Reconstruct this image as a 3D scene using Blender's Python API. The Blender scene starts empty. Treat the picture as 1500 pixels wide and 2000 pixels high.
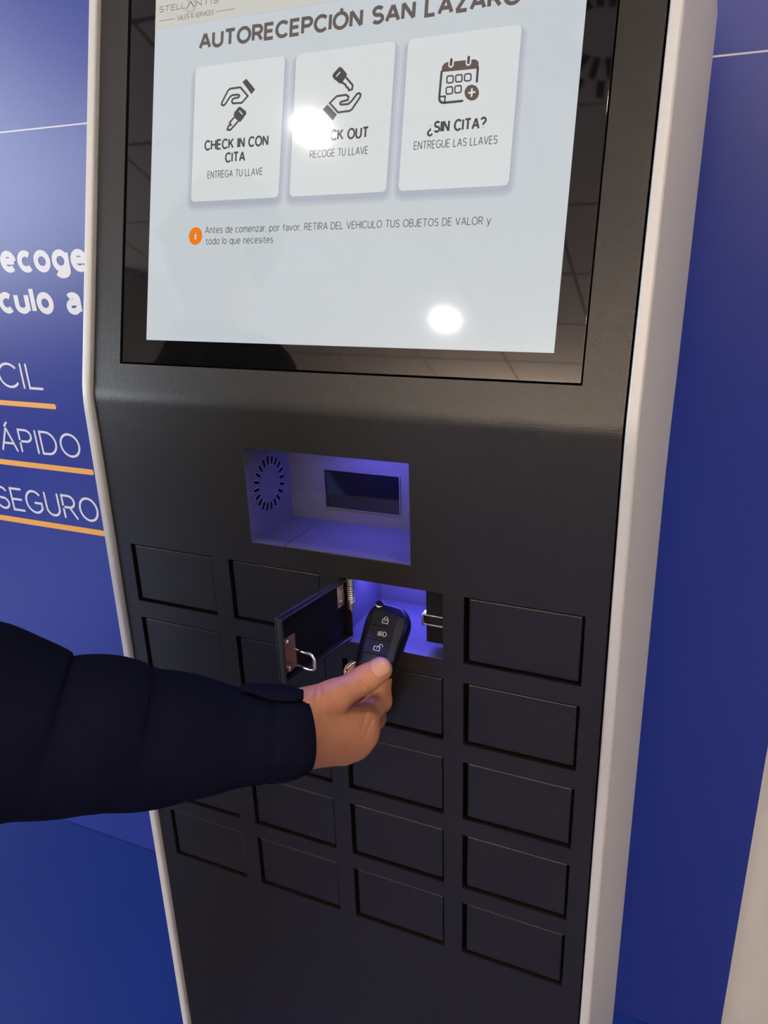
import bpy, math, random
import numpy as np
from mathutils import Vector, Matrix

random.seed(3)
scene = bpy.context.scene
C = scene.collection
W = 0.445                                   # width of the kiosk front between its cheeks, metres
FOLD_Z = 1.255                              # height of the fold between locker face and screen face
TA, TB = -0.04636, 0.28526                  # lean of the locker face and of the screen face
ORIGIN = np.array([0.0, 0.0, FOLD_Z])

# ------------------------------------------------------------------ camera
CAM = np.array([1.1335, -1.1324, 0.3343]) * W + ORIGIN
CEUL = (math.radians(67.8065), math.radians(2.7412), math.radians(23.6997))
FPX = 1529.6
cam_data = bpy.data.cameras.new('camera')
cam_data.sensor_fit = 'VERTICAL'
cam_data.sensor_height = 36.0
cam_data.lens = FPX / 2000 * 36.0
cam_data.clip_start = 0.02
cam = bpy.data.objects.new('camera', cam_data)
cam.location = CAM
cam.rotation_euler = CEUL
C.objects.link(cam)
scene.camera = cam

# ------------------------------------------------------------------ world, exposure, daylight
scene.view_settings.view_transform = 'Standard'
scene.view_settings.look = 'None'
scene.view_settings.gamma = 1.0
scene.view_settings.use_curve_mapping = False
scene.view_settings.exposure = 0.0
world = bpy.data.worlds.new('world')
scene.world = world
world.use_nodes = True
bg = world.node_tree.nodes['Background']
bg.inputs['Color'].default_value = (0.75, 0.85, 1.0, 1)
bg.inputs['Strength'].default_value = 0.6

def area(name, loc, rot, sx, sy, power, col, shape='RECTANGLE', spread=math.pi):
    l = bpy.data.lights.new(name, 'AREA')
    l.shape = shape
    l.size = sx
    if shape == 'RECTANGLE':
        l.size_y = sy
    l.energy = power
    l.color = col
    l.spread = spread
    o = bpy.data.objects.new(name, l)
    o.location = loc
    o.rotation_euler = rot
    C.objects.link(o)
    return o

ROOM_X0, ROOM_X1, ROOM_Y0, ROOM_Y1, CEIL = -4.6, 2.9, -5.6, 1.2 * W, 2.9
# daylight entering through the window wall on the left
area('window_daylight', (ROOM_X0 + 0.12, -2.9, 1.80), (0, math.radians(-90), 0), 1.8, 3.9, 270, (0.84, 0.91, 1.0))

# ------------------------------------------------------------------ projection helpers (authoring only)
def erot(e):
    cx, sx, cy, sy, cz, sz = math.cos(e[0]), math.sin(e[0]), math.cos(e[1]), math.sin(e[1]), math.cos(e[2]), math.sin(e[2])
    Rx = np.array([[1, 0, 0], [0, cx, -sx], [0, sx, cx]]); Ry = np.array([[cy, 0, sy], [0, 1, 0], [-sy, 0, cy]])
    Rz = np.array([[cz, -sz, 0], [sz, cz, 0], [0, 0, 1]])
    return Rz @ Ry @ Rx
RC = erot(CEUL)
CX, CY, CZ = RC[:, 0], RC[:, 1], RC[:, 2]   # right, up, toward viewer
def at(x, y, z):                            # a point seen at pixel x, y and z metres deep
    return CAM + RC @ np.array([(x - 750) / FPX * z, -(y - 1000) / FPX * z, -z])
def ray(x, y):
    return RC @ np.array([(x - 750) / FPX, -(y - 1000) / FPX, -1.0])
def LOW(u, v, d=0.0):                       # locker face: u right, v down, d inward, in kiosk widths
    return np.array([u, v * math.sin(TA) + d * math.cos(TA), -v * math.cos(TA) + d * math.sin(TA)]) * W + ORIGIN
def UP(u, v, d=0.0):                        # screen face: v up
    return np.array([u, v * math.sin(TB) + d * math.cos(TB), v * math.cos(TB) - d * math.sin(TB)]) * W + ORIGIN
def onup(x, y):
    n = np.array([0, math.cos(TB), -math.sin(TB)]); r = ray(x, y)
    P = CAM + r * (((ORIGIN - CAM) @ n) / (r @ n)) - ORIGIN
    return P[0] / W, (P @ np.array([0, math.sin(TB), math.cos(TB)])) / W
def onlow(x, y, d):
    n = np.array([0, math.cos(TA), math.sin(TA)]); P0 = LOW(0, 0, d); r = ray(x, y)
    P = CAM + r * (((P0 - CAM) @ n) / (r @ n)) - P0
    return P[0] / W, (P @ np.array([0, math.sin(TA), -math.cos(TA)])) / W

# ------------------------------------------------------------------ materials
def mat(name, col, rough=0.5, metal=0.0, spec=0.5, emit=None, estr=0.0, noise=0.0, nscale=200.0, bump=0.0, sss=0.0, sheen=0.0, coat=0.0):
    m = bpy.data.materials.new(name)
    m.use_nodes = True
    nt = m.node_tree
    b = nt.nodes['Principled BSDF']
    b.inputs['Base Color'].default_value = (*col, 1)
    b.inputs['Roughness'].default_value = rough
    b.inputs['Metallic'].default_value = metal
    b.inputs['Specular IOR Level'].default_value = spec
    if emit:
        b.inputs['Emission Color'].default_value = (*emit, 1)
        b.inputs['Emission Strength'].default_value = estr
    if sss:
        b.inputs['Subsurface Weight'].default_value = sss
        b.inputs['Subsurface Radius'].default_value = (1.0, 0.35, 0.2)
        b.inputs['Subsurface Scale'].default_value = 0.004
    if sheen:
        b.inputs['Sheen Weight'].default_value = sheen
        b.inputs['Sheen Roughness'].default_value = 0.4
    if coat:
        b.inputs['Coat Weight'].default_value = coat
        b.inputs['Coat Roughness'].default_value = 0.08
    if noise or bump:
        tc = nt.nodes.new('ShaderNodeTexCoord')
        n = nt.nodes.new('ShaderNodeTexNoise')
        n.inputs['Scale'].default_value = nscale
        n.inputs['Detail'].default_value = 4
        nt.links.new(tc.outputs['Object'], n.inputs['Vector'])
        if noise:
            r = nt.nodes.new('ShaderNodeMapRange')
            r.inputs['To Min'].default_value = 1 - noise
            r.inputs['To Max'].default_value = 1 + noise
            nt.links.new(n.outputs['Fac'], r.inputs['Value'])
            mx = nt.nodes.new('ShaderNodeVectorMath')
            mx.operation = 'SCALE'
            mx.inputs[0].default_value = col
            nt.links.new(r.outputs['Result'], mx.inputs['Scale'])
            nt.links.new(mx.outputs['Vector'], b.inputs['Base Color'])
        if bump:
            bp = nt.nodes.new('ShaderNodeBump')
            bp.inputs['Strength'].default_value = bump
            bp.inputs['Distance'].default_value = 0.001
            nt.links.new(n.outputs['Fac'], bp.inputs['Height'])
            nt.links.new(bp.outputs['Normal'], b.inputs['Normal'])
    return m

def srgb(r, g, b):
    f = lambda c: (c / 255 / 12.92) if c / 255 <= 0.04045 else ((c / 255 + 0.055) / 1.055) ** 2.4
    return (f(r), f(g), f(b))

M = {}
M['black_paint'] = mat('black_powder_coat', (0.0085, 0.0070, 0.0052), 0.31, 0, 0.5, noise=0.15, nscale=900, bump=0.12)
M['black_inner'] = mat('black_inside', (0.003, 0.003, 0.003), 0.6, 0, 0.15)
M['silver'] = mat('silver_paint', (0.52, 0.515, 0.49), 0.42, 0.15, 0.5, noise=0.04, nscale=700, bump=0.05)
M['bezel'] = mat('black_glass', (0.003, 0.003, 0.003), 0.03, 0, 0.7)
M['casing'] = mat('casing_grey', (0.12, 0.12, 0.12), 0.5)
M['liner'] = mat('liner_paint', (0.055, 0.055, 0.062), 0.45, 0.0, 0.3, noise=0.08, nscale=500, bump=0.08)
M['chrome'] = mat('chrome', (0.8, 0.78, 0.75), 0.14, 1.0)
M['zinc'] = mat('zinc', (0.62, 0.60, 0.56), 0.32, 1.0, noise=0.1, nscale=300)
M['copper'] = mat('copper_plate', (0.30, 0.17, 0.15), 0.40, 0.8)
M['scanner_glass'] = mat('scanner_glass', (0.004, 0.004, 0.005), 0.06, 0, 0.8)
M['slot'] = mat('slot_dark', (0.002, 0.002, 0.002), 0.8, 0, 0.02)
M['slot_rim'] = mat('slot_rim', (0.5, 0.5, 0.55), 0.3, 0.6)
M['vinyl'] = mat('blue_vinyl', (0.018, 0.034, 0.240), 0.30, 0, 0.36, noise=0.05, nscale=8, bump=0.02)
M['white_wall'] = mat('white_wall', (0.62, 0.60, 0.56), 0.6, 0, 0.3, noise=0.03, nscale=30, bump=0.04)
M['print_white'] = mat('white_print', (0.70, 0.70, 0.70), 0.4, 0, 0.3)
M['print_orange'] = mat('orange_print', (0.86, 0.40, 0.065), 0.4)
M['floor'] = mat('blue_floor', (0.009, 0.034, 0.235), 0.34, 0, 0.5, noise=0.10, nscale=9, bump=0.03)
M['tile'] = mat('ceiling_tile', (0.66, 0.54, 0.44), 0.8, 0, 0.2, noise=0.06, nscale=60)
M['grid'] = mat('ceiling_grid', (0.30, 0.25, 0.21), 0.6)
M['room_wall'] = mat('room_wall', (0.60, 0.56, 0.50), 0.7, noise=0.03, nscale=20)
M['lamp'] = mat('lamp_face', (0.9, 0.9, 0.9), 0.4, emit=(1.0, 0.95, 0.86), estr=45)
M['lamp_ring'] = mat('lamp_ring', (0.75, 0.75, 0.73), 0.4)
M['led'] = mat('led_strip', (0.5, 0.5, 0.9), 0.4, emit=(0.30, 0.28, 1.0), estr=2)
M['glass'] = mat('window_glass', (0.9, 0.95, 1.0), 0.02)
M['glass'].node_tree.nodes['Principled BSDF'].inputs['Alpha'].default_value = 0.12
M['frame'] = mat('window_frame', (0.20, 0.20, 0.21), 0.4)
M['jacket'] = mat('navy_jacket', (0.0034, 0.0041, 0.0122), 0.85, 0, 0.05, noise=0.15, nscale=700, bump=0.2)
M['trousers'] = mat('dark_trousers', (0.012, 0.013, 0.02), 0.85, noise=0.1, nscale=500)
M['shoe'] = mat('black_leather', (0.012, 0.011, 0.010), 0.4)
M['hair'] = mat('dark_hair', (0.015, 0.010, 0.007), 0.55, noise=0.3, nscale=200, bump=0.4)
M['skin'] = mat('skin', (0.42, 0.180, 0.095), 0.48, 0, 0.4, noise=0.13, nscale=110, bump=0.35, sss=0.12)
M['nail'] = mat('nail', (0.47, 0.245, 0.18), 0.35, 0, 0.4, sss=0.1)
M['eye'] = mat('eye', (0.6, 0.58, 0.55), 0.2)
M['fob'] = mat('fob_plastic', (0.0035, 0.0035, 0.004), 0.42, 0, 0.25)
M['fob_pad'] = mat('fob_rubber', (0.003, 0.003, 0.0032), 0.55, 0, 0.2, bump=0.05, nscale=900)
M['fob_print'] = mat('fob_print', (0.62, 0.62, 0.60), 0.5)
def ui(name, r, g, b, k=1.0):
    c = srgb(r, g, b)
    return mat(name, (0.004, 0.004, 0.004), 0.055, 0, 0.85, emit=c, estr=k)
M['ui_page'] = ui('ui_page', 194, 201, 205)
M['ui_head'] = ui('ui_header', 198, 198, 188)
M['ui_card'] = ui('ui_card', 210, 214, 214)
M['ui_text'] = ui('ui_text', 66, 64, 66)
M['ui_text2'] = ui('ui_text_light', 92, 92, 96)
M['ui_title'] = ui('ui_title', 92, 84, 80)
M['ui_orange'] = ui('ui_orange', 232, 122, 26)
M['ui_brown'] = ui('ui_brown', 92, 76, 70)
M['ui_sh'] = [ui('ui_shadow_%d' % i, 194 - 5 * i, 200 - 5 * i, 206 - 4 * i) for i in range(1, 6)]

# ------------------------------------------------------------------ object helpers
def wpos(o):
    return np.array(o['_w']) if o is not None else np.zeros(3)
def mk(name, verts, faces, m, parent=None, smooth=False, org=None, bevel=0.0, auto=None):
    v = np.asarray(verts, float)
    org = (v.min(0) + v.max(0)) / 2 if org is None else np.asarray(org, float)
    me = bpy.data.meshes.new(name)
    me.from_pydata((v - org).tolist(), [], [list(map(int, f)) for f in faces])
    me.validate()
    me.update()
    mats = m if isinstance(m, list) else [m]
    for q in mats:
        me.materials.append(q)
    o = bpy.data.objects.new(name, me)
    C.objects.link(o)
    o['_w'] = [float(x) for x in org]
    o.parent = parent
    o.location = org - wpos(parent)
    if smooth:
        for p in me.polygons:
            p.use_smooth = True
    if bevel:
        b = o.modifiers.new('bevel', 'BEVEL')
        b.width = bevel
        b.segments = 3
        b.limit_method = 'ANGLE'
        b.angle_limit = math.radians(35)
        for p in me.polygons:
            p.use_smooth = True
        w = o.modifiers.new('wn', 'WEIGHTED_NORMAL')
        w.keep_sharp = False
    return o
def empty(name, loc, parent=None):
    o = bpy.data.objects.new(name, None)
    o.empty_display_size = 0.1
    C.objects.link(o)
    o['_w'] = [float(x) for x in loc]
    o.parent = parent
    o.location = np.array(loc, float) - wpos(parent)
    return o
def tag(o, label, cat, group=None):
    o['label'] = label
    o['category'] = cat
    if group:
        o['group'] = group
    return o
def struct(o, label=None, cat=None):
    o['kind'] = 'structure'
    if label:
        o['label'] = label
    if cat:
        o['category'] = cat
    return o
BOXF = [(0, 3, 2, 1), (4, 5, 6, 7), (0, 1, 5, 4), (1, 2, 6, 5), (2, 3, 7, 6), (3, 0, 4, 7)]
def fix(v, f):                              # outward winding for closed hulls
    v = np.asarray(v); c = v.mean(0); out = []
    for q in f:
        p = v[list(q)]; n = np.zeros(3)
        for i in range(len(q)):
            n += np.cross(p[i], p[(i + 1) % len(q)])
        out.append(tuple(q) if n @ (p.mean(0) - c) > 0 else tuple(reversed(q)))
    return out
def box(x0, x1, y0, y1, z0, z1, fn=None):
    P = [(x0, y0, z0), (x1, y0, z0), (x1, y1, z0), (x0, y1, z0), (x0, y0, z1), (x1, y0, z1), (x1, y1, z1), (x0, y1, z1)]
    v = [np.array(fn(*q)) if fn else np.array(q, float) for q in P]
    return v, fix(v, BOXF)
def merge(*parts):
    V, F = [], []
    for v, f in parts:
        k = len(V); V += list(v); F += [tuple(i + k for i in q) for q in f]
    return V, F
def tube(pts, r, n=10, closed=False, cap=True):
    pts = [np.array(q, float) for q in pts]; m = len(pts)
    R = r if hasattr(r, '__len__') else [r] * m
    V, F = [], []
    up = None
    for i in range(m):
        a = pts[i - 1] if (i > 0 or closed) else pts[i]
        b = pts[(i + 1) % m] if (i < m - 1 or closed) else pts[i]
        t = b - a; t /= np.linalg.norm(t)
        if up is None:
            up = np.cross(t, [0.31, 0.22, 0.93]); up /= np.linalg.norm(up)
        up = up - t * (up @ t); up /= np.linalg.norm(up)
        s = np.cross(t, up)
        for k in range(n):
            a_ = 2 * math.pi * k / n
            V.append(pts[i] + R[i] * (math.cos(a_) * up + math.sin(a_) * s))
    for i in range(m if closed else m - 1):
        j = (i + 1) % m
        for k in range(n):
            F.append((i * n + k, i * n + (k + 1) % n, j * n + (k + 1) % n, j * n + k))
    if cap and not closed:
        F.append(tuple(reversed(range(n)))); F.append(tuple((m - 1) * n + k for k in range(n)))
    return V, F
def prism(poly, fn, d0, d1):                # polygon (u,v) extruded between depths d0 (front) and d1
    n = len(poly)
    V = [fn(u, v, d0) for u, v in poly] + [fn(u, v, d1) for u, v in poly]
    F = [tuple(range(n)), tuple(reversed(range(n, 2 * n)))] + [(i, i + n, (i + 1) % n + n, (i + 1) % n) for i in range(n)]
    return V, F
def rrect(u0, u1, v0, v1, r, n=5):
    P = []
    for cx, cy, a0 in ((u1 - r, v1 - r, 0), (u0 + r, v1 - r, 90), (u0 + r, v0 + r, 180), (u1 - r, v0 + r, 270)):
        for k in range(n + 1):
            a = math.radians(a0 + 90 * k / n); P.append((cx + r * math.cos(a), cy + r * math.sin(a)))
    return P
def stroke(pts, w, closed=False, round_ends=True):   # flat ribbon along a 2D polyline, mitred joints
    P = [np.array(q, float) for q in pts]
    P = [q for i, q in enumerate(P) if i == 0 or np.linalg.norm(q - P[i - 1]) > 1e-7]
    if np.linalg.norm(P[0] - P[-1]) < 1e-6 and len(P) > 2:
        closed = True; P = P[:-1]
    n = len(P); V, F = [], []
    for i in range(n):
        a = P[i] - P[i - 1] if (i > 0 or closed) else P[1] - P[0]
        b = P[(i + 1) % n] - P[i] if (i < n - 1 or closed) else P[i] - P[i - 1]
        a = a / np.linalg.norm(a); b = b / np.linalg.norm(b)
        na, nb = np.array([-a[1], a[0]]), np.array([-b[1], b[0]])
        m = (na + nb) / max(1 + na @ nb, 0.30) * w / 2
        V += [P[i] - m, P[i] + m]
    for i in range(n if closed else n - 1):
        j = (i + 1) % n
        F.append((2 * i, 2 * j, 2 * j + 1, 2 * i + 1))
    if not closed and round_ends:
        for i, d in ((0, P[0] - P[1]), (n - 1, P[-1] - P[-2])):
            d = d / np.linalg.norm(d); a0 = math.atan2(d[1], d[0]); k = len(V)
            V += [P[i] + w / 2 * np.array([math.cos(a0 - math.pi / 2 + math.pi * j / 6), math.sin(a0 - math.pi / 2 + math.pi * j / 6)]) for j in range(1, 6)]
            F.append((2 * i + 1, *range(k, k + 5), 2 * i) if i == 0 else (2 * i, *range(k, k + 5), 2 * i + 1))
    return V, F
def flat(V2, F, fn, d):
    return [fn(p[0], p[1], d) for p in V2], F

# a plain monoline alphabet: each glyph is a list of strokes plus its width; cap height 1, x height 0.73
def arc(cx, cy, rx, ry, a0, a1, n=12):
    return [(cx + rx * math.cos(math.radians(a0 + (a1 - a0) * k / n)), cy + ry * math.sin(math.radians(a0 + (a1 - a0) * k / n))) for k in range(n + 1)]
RING = arc(0.27, 0.365, 0.27, 0.365, 0, 360, 24)
PB = [(0, 0), (0, 1), (0.29, 1)] + arc(0.29, 0.735, 0.25, 0.265, 90, -90) + [(0, 0.47)]
G = {
 'A': ([[(0, 0), (0.33, 1.0)], [(0.35, 1.0), (0.68, 0)], [(0.115, 0.32), (0.565, 0.32)]], 0.68),
 'B': ([[(0, 0), (0, 1), (0.30, 1)] + arc(0.30, 0.76, 0.21, 0.24, 90, -90) + [(0, 0.52)], [(0.30, 0.52)] + arc(0.30, 0.26, 0.25, 0.26, 90, -90) + [(0, 0)]], 0.55),
 'C': ([arc(0.38, 0.5, 0.38, 0.5, 42, 318, 20)], 0.68), 'D': ([[(0, 0), (0, 1), (0.24, 1)] + arc(0.24, 0.5, 0.40, 0.5, 90, -90) + [(0, 0)]], 0.64),
 'E': ([[(0.50, 1), (0, 1), (0, 0), (0.50, 0)], [(0, 0.51), (0.46, 0.51)]], 0.50), 'F': ([[(0.48, 1), (0, 1), (0, 0)], [(0, 0.50), (0.43, 0.50)]], 0.48),
 'G': ([arc(0.39, 0.5, 0.39, 0.5, 45, 322, 20) + [(0.72, 0.22), (0.72, 0.46), (0.42, 0.46)]], 0.74), 'H': ([[(0, 0), (0, 1)], [(0.60, 0), (0.60, 1)], [(0, 0.52), (0.60, 0.52)]], 0.60),
 'I': ([[(0, 0), (0, 1)]], 0.0), 'J': ([[(0.40, 1), (0.40, 0.26)] + arc(0.20, 0.26, 0.20, 0.26, 0, -165)], 0.40),
 'K': ([[(0, 0), (0, 1)], [(0.55, 1), (0, 0.36)], [(0.20, 0.60), (0.58, 0)]], 0.58), 'L': ([[(0, 1), (0, 0), (0.47, 0)]], 0.47),
 'M': ([[(0, 0), (0, 1)], [(0.0, 1), (0.37, 0.12)], [(0.39, 0.12), (0.76, 1)], [(0.76, 1), (0.76, 0)]], 0.76), 'N': ([[(0, 0), (0, 1)], [(0, 1), (0.60, 0)], [(0.60, 0), (0.60, 1)]], 0.60),
 'O': ([arc(0.39, 0.5, 0.39, 0.5, 0, 360, 28)], 0.78), 'P': ([PB], 0.54), 'R': ([PB, [(0.29, 0.47), (0.56, 0)]], 0.56),
 'S': ([arc(0.28, 0.745, 0.25, 0.255, 28, 262, 12) + arc(0.28, 0.255, 0.27, 0.255, 82, -152, 12)], 0.55), 'T': ([[(0, 1), (0.62, 1)], [(0.31, 1), (0.31, 0)]], 0.62),
 'U': ([[(0, 1), (0, 0.32)] + arc(0.30, 0.32, 0.30, 0.32, 180, 360) + [(0.60, 1)]], 0.60), 'V': ([[(0, 1), (0.32, 0)], [(0.34, 0), (0.66, 1)]], 0.66), 'Z': ([[(0, 1), (0.56, 1)], [(0.52, 0.97), (0.03, 0.03)], [(0, 0), (0.56, 0)]], 0.56),
 '&': ([[(0.62, 0), (0.14, 0.66), (0.12, 0.85), (0.27, 1), (0.42, 0.87), (0.40, 0.70), (0.10, 0.42), (0.04, 0.22), (0.14, 0.04), (0.30, 0), (0.46, 0.10), (0.60, 0.42)]], 0.62),
 '?': ([arc(0.25, 0.76, 0.25, 0.24, 165, -50) + [(0.27, 0.45), (0.25, 0.30)], [(0.25, 0.02), (0.25, 0.05)]], 0.50),
 'a': ([arc(0.23, 0.54, 0.21, 0.19, 150, 0, 8) + [(0.44, 0)], [(0.44, 0.44), (0.22, 0.42)] + arc(0.20, 0.21, 0.20, 0.21, 90, 290, 12) + [(0.36, 0.08), (0.44, 0.20)]], 0.44),
 'c': ([arc(0.27, 0.365, 0.27, 0.365, 48, 312, 16)], 0.47), 'd': ([RING, [(0.54, 0), (0.54, 1.02)]], 0.54), 'e': ([[(0.02, 0.38), (0.53, 0.38)], arc(0.27, 0.365, 0.265, 0.365, 3, 312, 18)], 0.53),
 'f': ([[(0.15, 0), (0.15, 0.82)] + arc(0.32, 0.82, 0.17, 0.20, 180, 85, 6), [(0, 0.70), (0.33, 0.70)]], 0.34), 'g': ([RING, [(0.54, 0.73), (0.54, -0.04)] + arc(0.28, -0.04, 0.26, 0.23, 0, -150)], 0.54),
 'h': ([[(0, 0), (0, 1.02)], [(0, 0.45)] + arc(0.24, 0.48, 0.24, 0.25, 180, 0) + [(0.48, 0)]], 0.48), 'i': ([[(0, 0), (0, 0.73)], [(0, 0.97), (0, 1.0)]], 0.0),
 'l': ([[(0, 0), (0, 1.02)]], 0.0), 'm': ([[(0, 0), (0, 0.73)], [(0, 0.45)] + arc(0.20, 0.50, 0.20, 0.23, 180, 0) + [(0.40, 0)], [(0.40, 0.45)] + arc(0.60, 0.50, 0.20, 0.23, 180, 0) + [(0.80, 0)]], 0.80),
 'n': ([[(0, 0), (0, 0.73)], [(0, 0.45)] + arc(0.24, 0.48, 0.24, 0.25, 180, 0) + [(0.48, 0)]], 0.48), 'o': ([RING], 0.54), 'p': ([RING, [(0, 0.73), (0, -0.27)]], 0.54), 'q': ([RING, [(0.54, 0.73), (0.54, -0.27)]], 0.54),
 'r': ([[(0, 0), (0, 0.73)], [(0, 0.42)] + arc(0.24, 0.44, 0.24, 0.29, 180, 80, 8)], 0.28), 's': ([arc(0.22, 0.545, 0.19, 0.185, 30, 262, 10) + arc(0.22, 0.185, 0.21, 0.185, 82, -152, 10)], 0.43),
 't': ([[(0.15, 0.93), (0.15, 0.20)] + arc(0.32, 0.20, 0.17, 0.20, 180, 285, 6), [(0, 0.70), (0.33, 0.70)]], 0.36), 'u': ([[(0, 0.73), (0, 0.25)] + arc(0.24, 0.25, 0.24, 0.25, 180, 360) + [(0.48, 0.73)], [(0.48, 0.25), (0.48, 0)]], 0.48),
 'v': ([[(0, 0.73), (0.25, 0)], [(0.27, 0), (0.52, 0.73)]], 0.52), 'y': ([[(0, 0.73), (0.26, 0.02)], [(0.52, 0.73), (0.22, -0.16), (0.14, -0.25), (0.03, -0.26)]], 0.52), 'z': ([[(0, 0.73), (0.46, 0.73)], [(0.42, 0.71), (0.04, 0.02)], [(0, 0), (0.46, 0)]], 0.46),
 ',': ([[(0.04, 0.03), (0, -0.14)]], 0.04), '.': ([[(0, 0.0), (0, 0.04)]], 0.0), ' ': ([], 0.22),
}
G['¿'] = ([[(0.5 - x, 0.68 - y) for x, y in q] for q in G['?'][0]], 0.5)
G['ı'] = ([[(0, 0), (0, 0.73)]], 0.0)
for ch, ba, hx, hy in (('Á', 'A', 0.34, 1.12), ('Ó', 'O', 0.39, 1.12), ('í', 'ı', 0.0, 0.90)):
    G[ch] = (G[ba][0] + [[(hx - 0.03, hy), (hx + 0.09, hy + 0.16)]], G[ba][1])
def layout(s, gap):
    out, x = [], 0.0
    for ch in s:
        st, w = G[ch]
        out += [[(x + a, b) for a, b in q] for q in st]
        x += w + gap
    return out, x - gap
def lettering(name, s, u0, u1, base, cap, fn, d, m, parent, weight=0.11, suffix=None, gap=0.21, round_ends=False, lift=-0.00004):
    st, w = layout(s, gap)
    wt = weight * cap
    ref = layout(suffix, gap)[1] if suffix else w
    xs = (u1 - u0 - wt) / ref if ref > 0 else 1.0
    ys = cap - wt
    V, F = [], []
    for i, q in enumerate(st):
        P = [(u1 - wt / 2 + (a - w) * xs, base + wt / 2 + b * ys) for a, b in q]
        v, f = stroke(P, wt, round_ends=round_ends)
        k = len(V); V += [fn(x, y, d + (i % 3) * lift) for x, y in v]; F += [tuple(i + k for i in g) for g in f]
    return mk(name, V, F, m, parent)

# ================================================================== the setting
fx0, fx1, fy0, fy1 = ROOM_X0, ROOM_X1, ROOM_Y0, ROOM_Y1
struct(mk('floor', *box(fx0, fx1, fy0, fy1 + 0.12, -0.06, 0.0), M['floor']), 'glossy blue floor with faint scuffs', 'floor')
# back wall: white wall with blue vinyl panels mounted on it
EDGE_X = 1.3665 * W
wall_back = struct(mk('wall_back', *box(fx0, fx1, fy1 + 0.004, fy1 + 0.12, 0, CEIL), M['white_wall']), 'white wall carrying the blue vinyl panels behind the kiosk', 'wall')
SEAM = FOLD_Z + 0.6030 * W
vin_low = mk('vinyl_panel', *box(fx0 + 0.01, EDGE_X, fy1, fy1 + 0.004, 0.002, SEAM - 0.0011), M['vinyl'], wall_back)
vin_low['label'] = 'lower blue vinyl panel with white and orange lettering'
vin_up = mk('vinyl_panel', *box(fx0 + 0.01, EDGE_X, fy1, fy1 + 0.004, SEAM + 0.0011, CEIL - 0.02), M['vinyl'], wall_back)
vin_up['label'] = 'upper blue vinyl panel above the seam'
mk('seam_strip', *box(fx0 + 0.01, EDGE_X, fy1 + 0.0006, fy1 + 0.004, SEAM - 0.0011, SEAM + 0.0011), M['print_white'], wall_back)
def WALL(x, z, d):
    return np.array([x * W, fy1 - 0.0004 - d, z * W + FOLD_Z])
def wl(s, u0, u1, base, cap, weight, suffix, gap=0.21):
    return lettering('lettering', s, u0, u1, base, cap, WALL, 0.0, M['print_white'], vin_low, weight, suffix, gap, weight < 0.15, 0.00006)
wl('recoge', -1.5418, -1.096, 0.1133, 0.1045, 0.225, 'ecoge', 0.27)
wl('vehículo a', -1.5998, -1.168, -0.0440, 0.1070, 0.225, 'culo a', 0.27)
wl('FÁCIL', -1.700, -1.4578, -0.3522, 0.1085, 0.095, 'CIL')
wl('RÁPIDO', -1.6673, -1.321, -0.6373, 0.1075, 0.095, 'PIDO')
wl('SEGURO', -1.8031, -1.2914, -0.9270, 0.1140, 0.095, 'EGURO')
for z0, z1, x1 in ((-0.4300, -0.4080, -1.410), (-0.7060, -0.6810, -1.2755), (-0.9880, -0.9610, -1.262)):
    mk('underline', *flat(rrect(-2.75, x1, z0, z1, 0.008), [tuple(range(24))], WALL, 0.0), M['print_orange'], vin_low)

# other walls of the room, ceiling
struct(mk('wall_right', *box(fx1, fx1 + 0.1, fy0, fy1 + 0.12, 0, CEIL), M['room_wall']), 'pale wall on the right of the room', 'wall')
struct(mk('wall_front', *box(fx0, fx1, fy0 - 0.1, fy0, 0, CEIL), M['room_wall']), 'pale wall behind the viewer', 'wall')
wl_ = merge(box(fx0 - 0.1, fx0, fy0, fy1 + 0.12, 0, 0.8), box(fx0 - 0.1, fx0, fy0, fy1 + 0.12, 2.7, CEIL),
            box(fx0 - 0.1, fx0, -0.95, fy1 + 0.12, 0.8, 2.7), box(fx0 - 0.1, fx0, fy0, -4.85, 0.8, 2.7))
struct(mk('wall_left', *wl_, M['room_wall']), 'wall with a wide glazed opening on the left', 'wall')
win = struct(mk('window_1', *merge(box(fx0 - 0.09, fx0 - 0.01, -4.85, -0.95, 0.8, 0.87), box(fx0 - 0.09, fx0 - 0.01, -4.85, -0.95, 2.63, 2.7),
            *[box(fx0 - 0.09, fx0 - 0.01, y - 0.03, y + 0.03, 0.87, 2.63) for y in (-4.82, -3.54, -2.26, -0.98)]), M['frame']), 'wide dark-framed window on the left wall', 'window')
for i in range(3):
    y = -4.79 + 1.28 * i
    mk('pane', *box(fx0 - 0.055, fx0 - 0.045, y, y + 1.22, 0.87, 2.63), M['glass'], win)

ceiling = struct(mk('ceiling', *box(fx0, fx1, fy0, fy1 + 0.12, CEIL + 0.012, CEIL + 0.08), M['grid']), 'suspended ceiling of square tiles', 'ceiling')
TS = 0.6
LIGHTS = [(-1.07, -1.83), (-1.07, -3.57), (0.80, -1.83), (0.80, -3.57), (-2.95, -0.12), (0.80, -0.12)]
VENT = (0.05, -1.54)
nx, ny = int((fx1 - fx0) / TS), int((fy1 - fy0) / TS)
tx0, ty0 = VENT[0] - 0.3 - 7 * TS, VENT[1] - 0.3 - 6 * TS
for i in range(13):
    for j in range(11):
        x, y = tx0 + i * TS, ty0 + j * TS
        if x < fx0 - 0.3 or x + TS > fx1 + 0.3 or y < fy0 - 0.3 or y + TS > fy1 + 0.3 or (i == 7 and j == 6):
            continue
        x0, x1, y0, y1 = max(x, fx0) + 0.009, min(x + TS, fx1) - 0.009, max(y, fy0) + 0.009, min(y + TS, fy1) - 0.009
        mk('ceiling_tile', *box(x0, x1, y0, y1, CEIL, CEIL + 0.012), M['tile'], ceiling)
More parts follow.
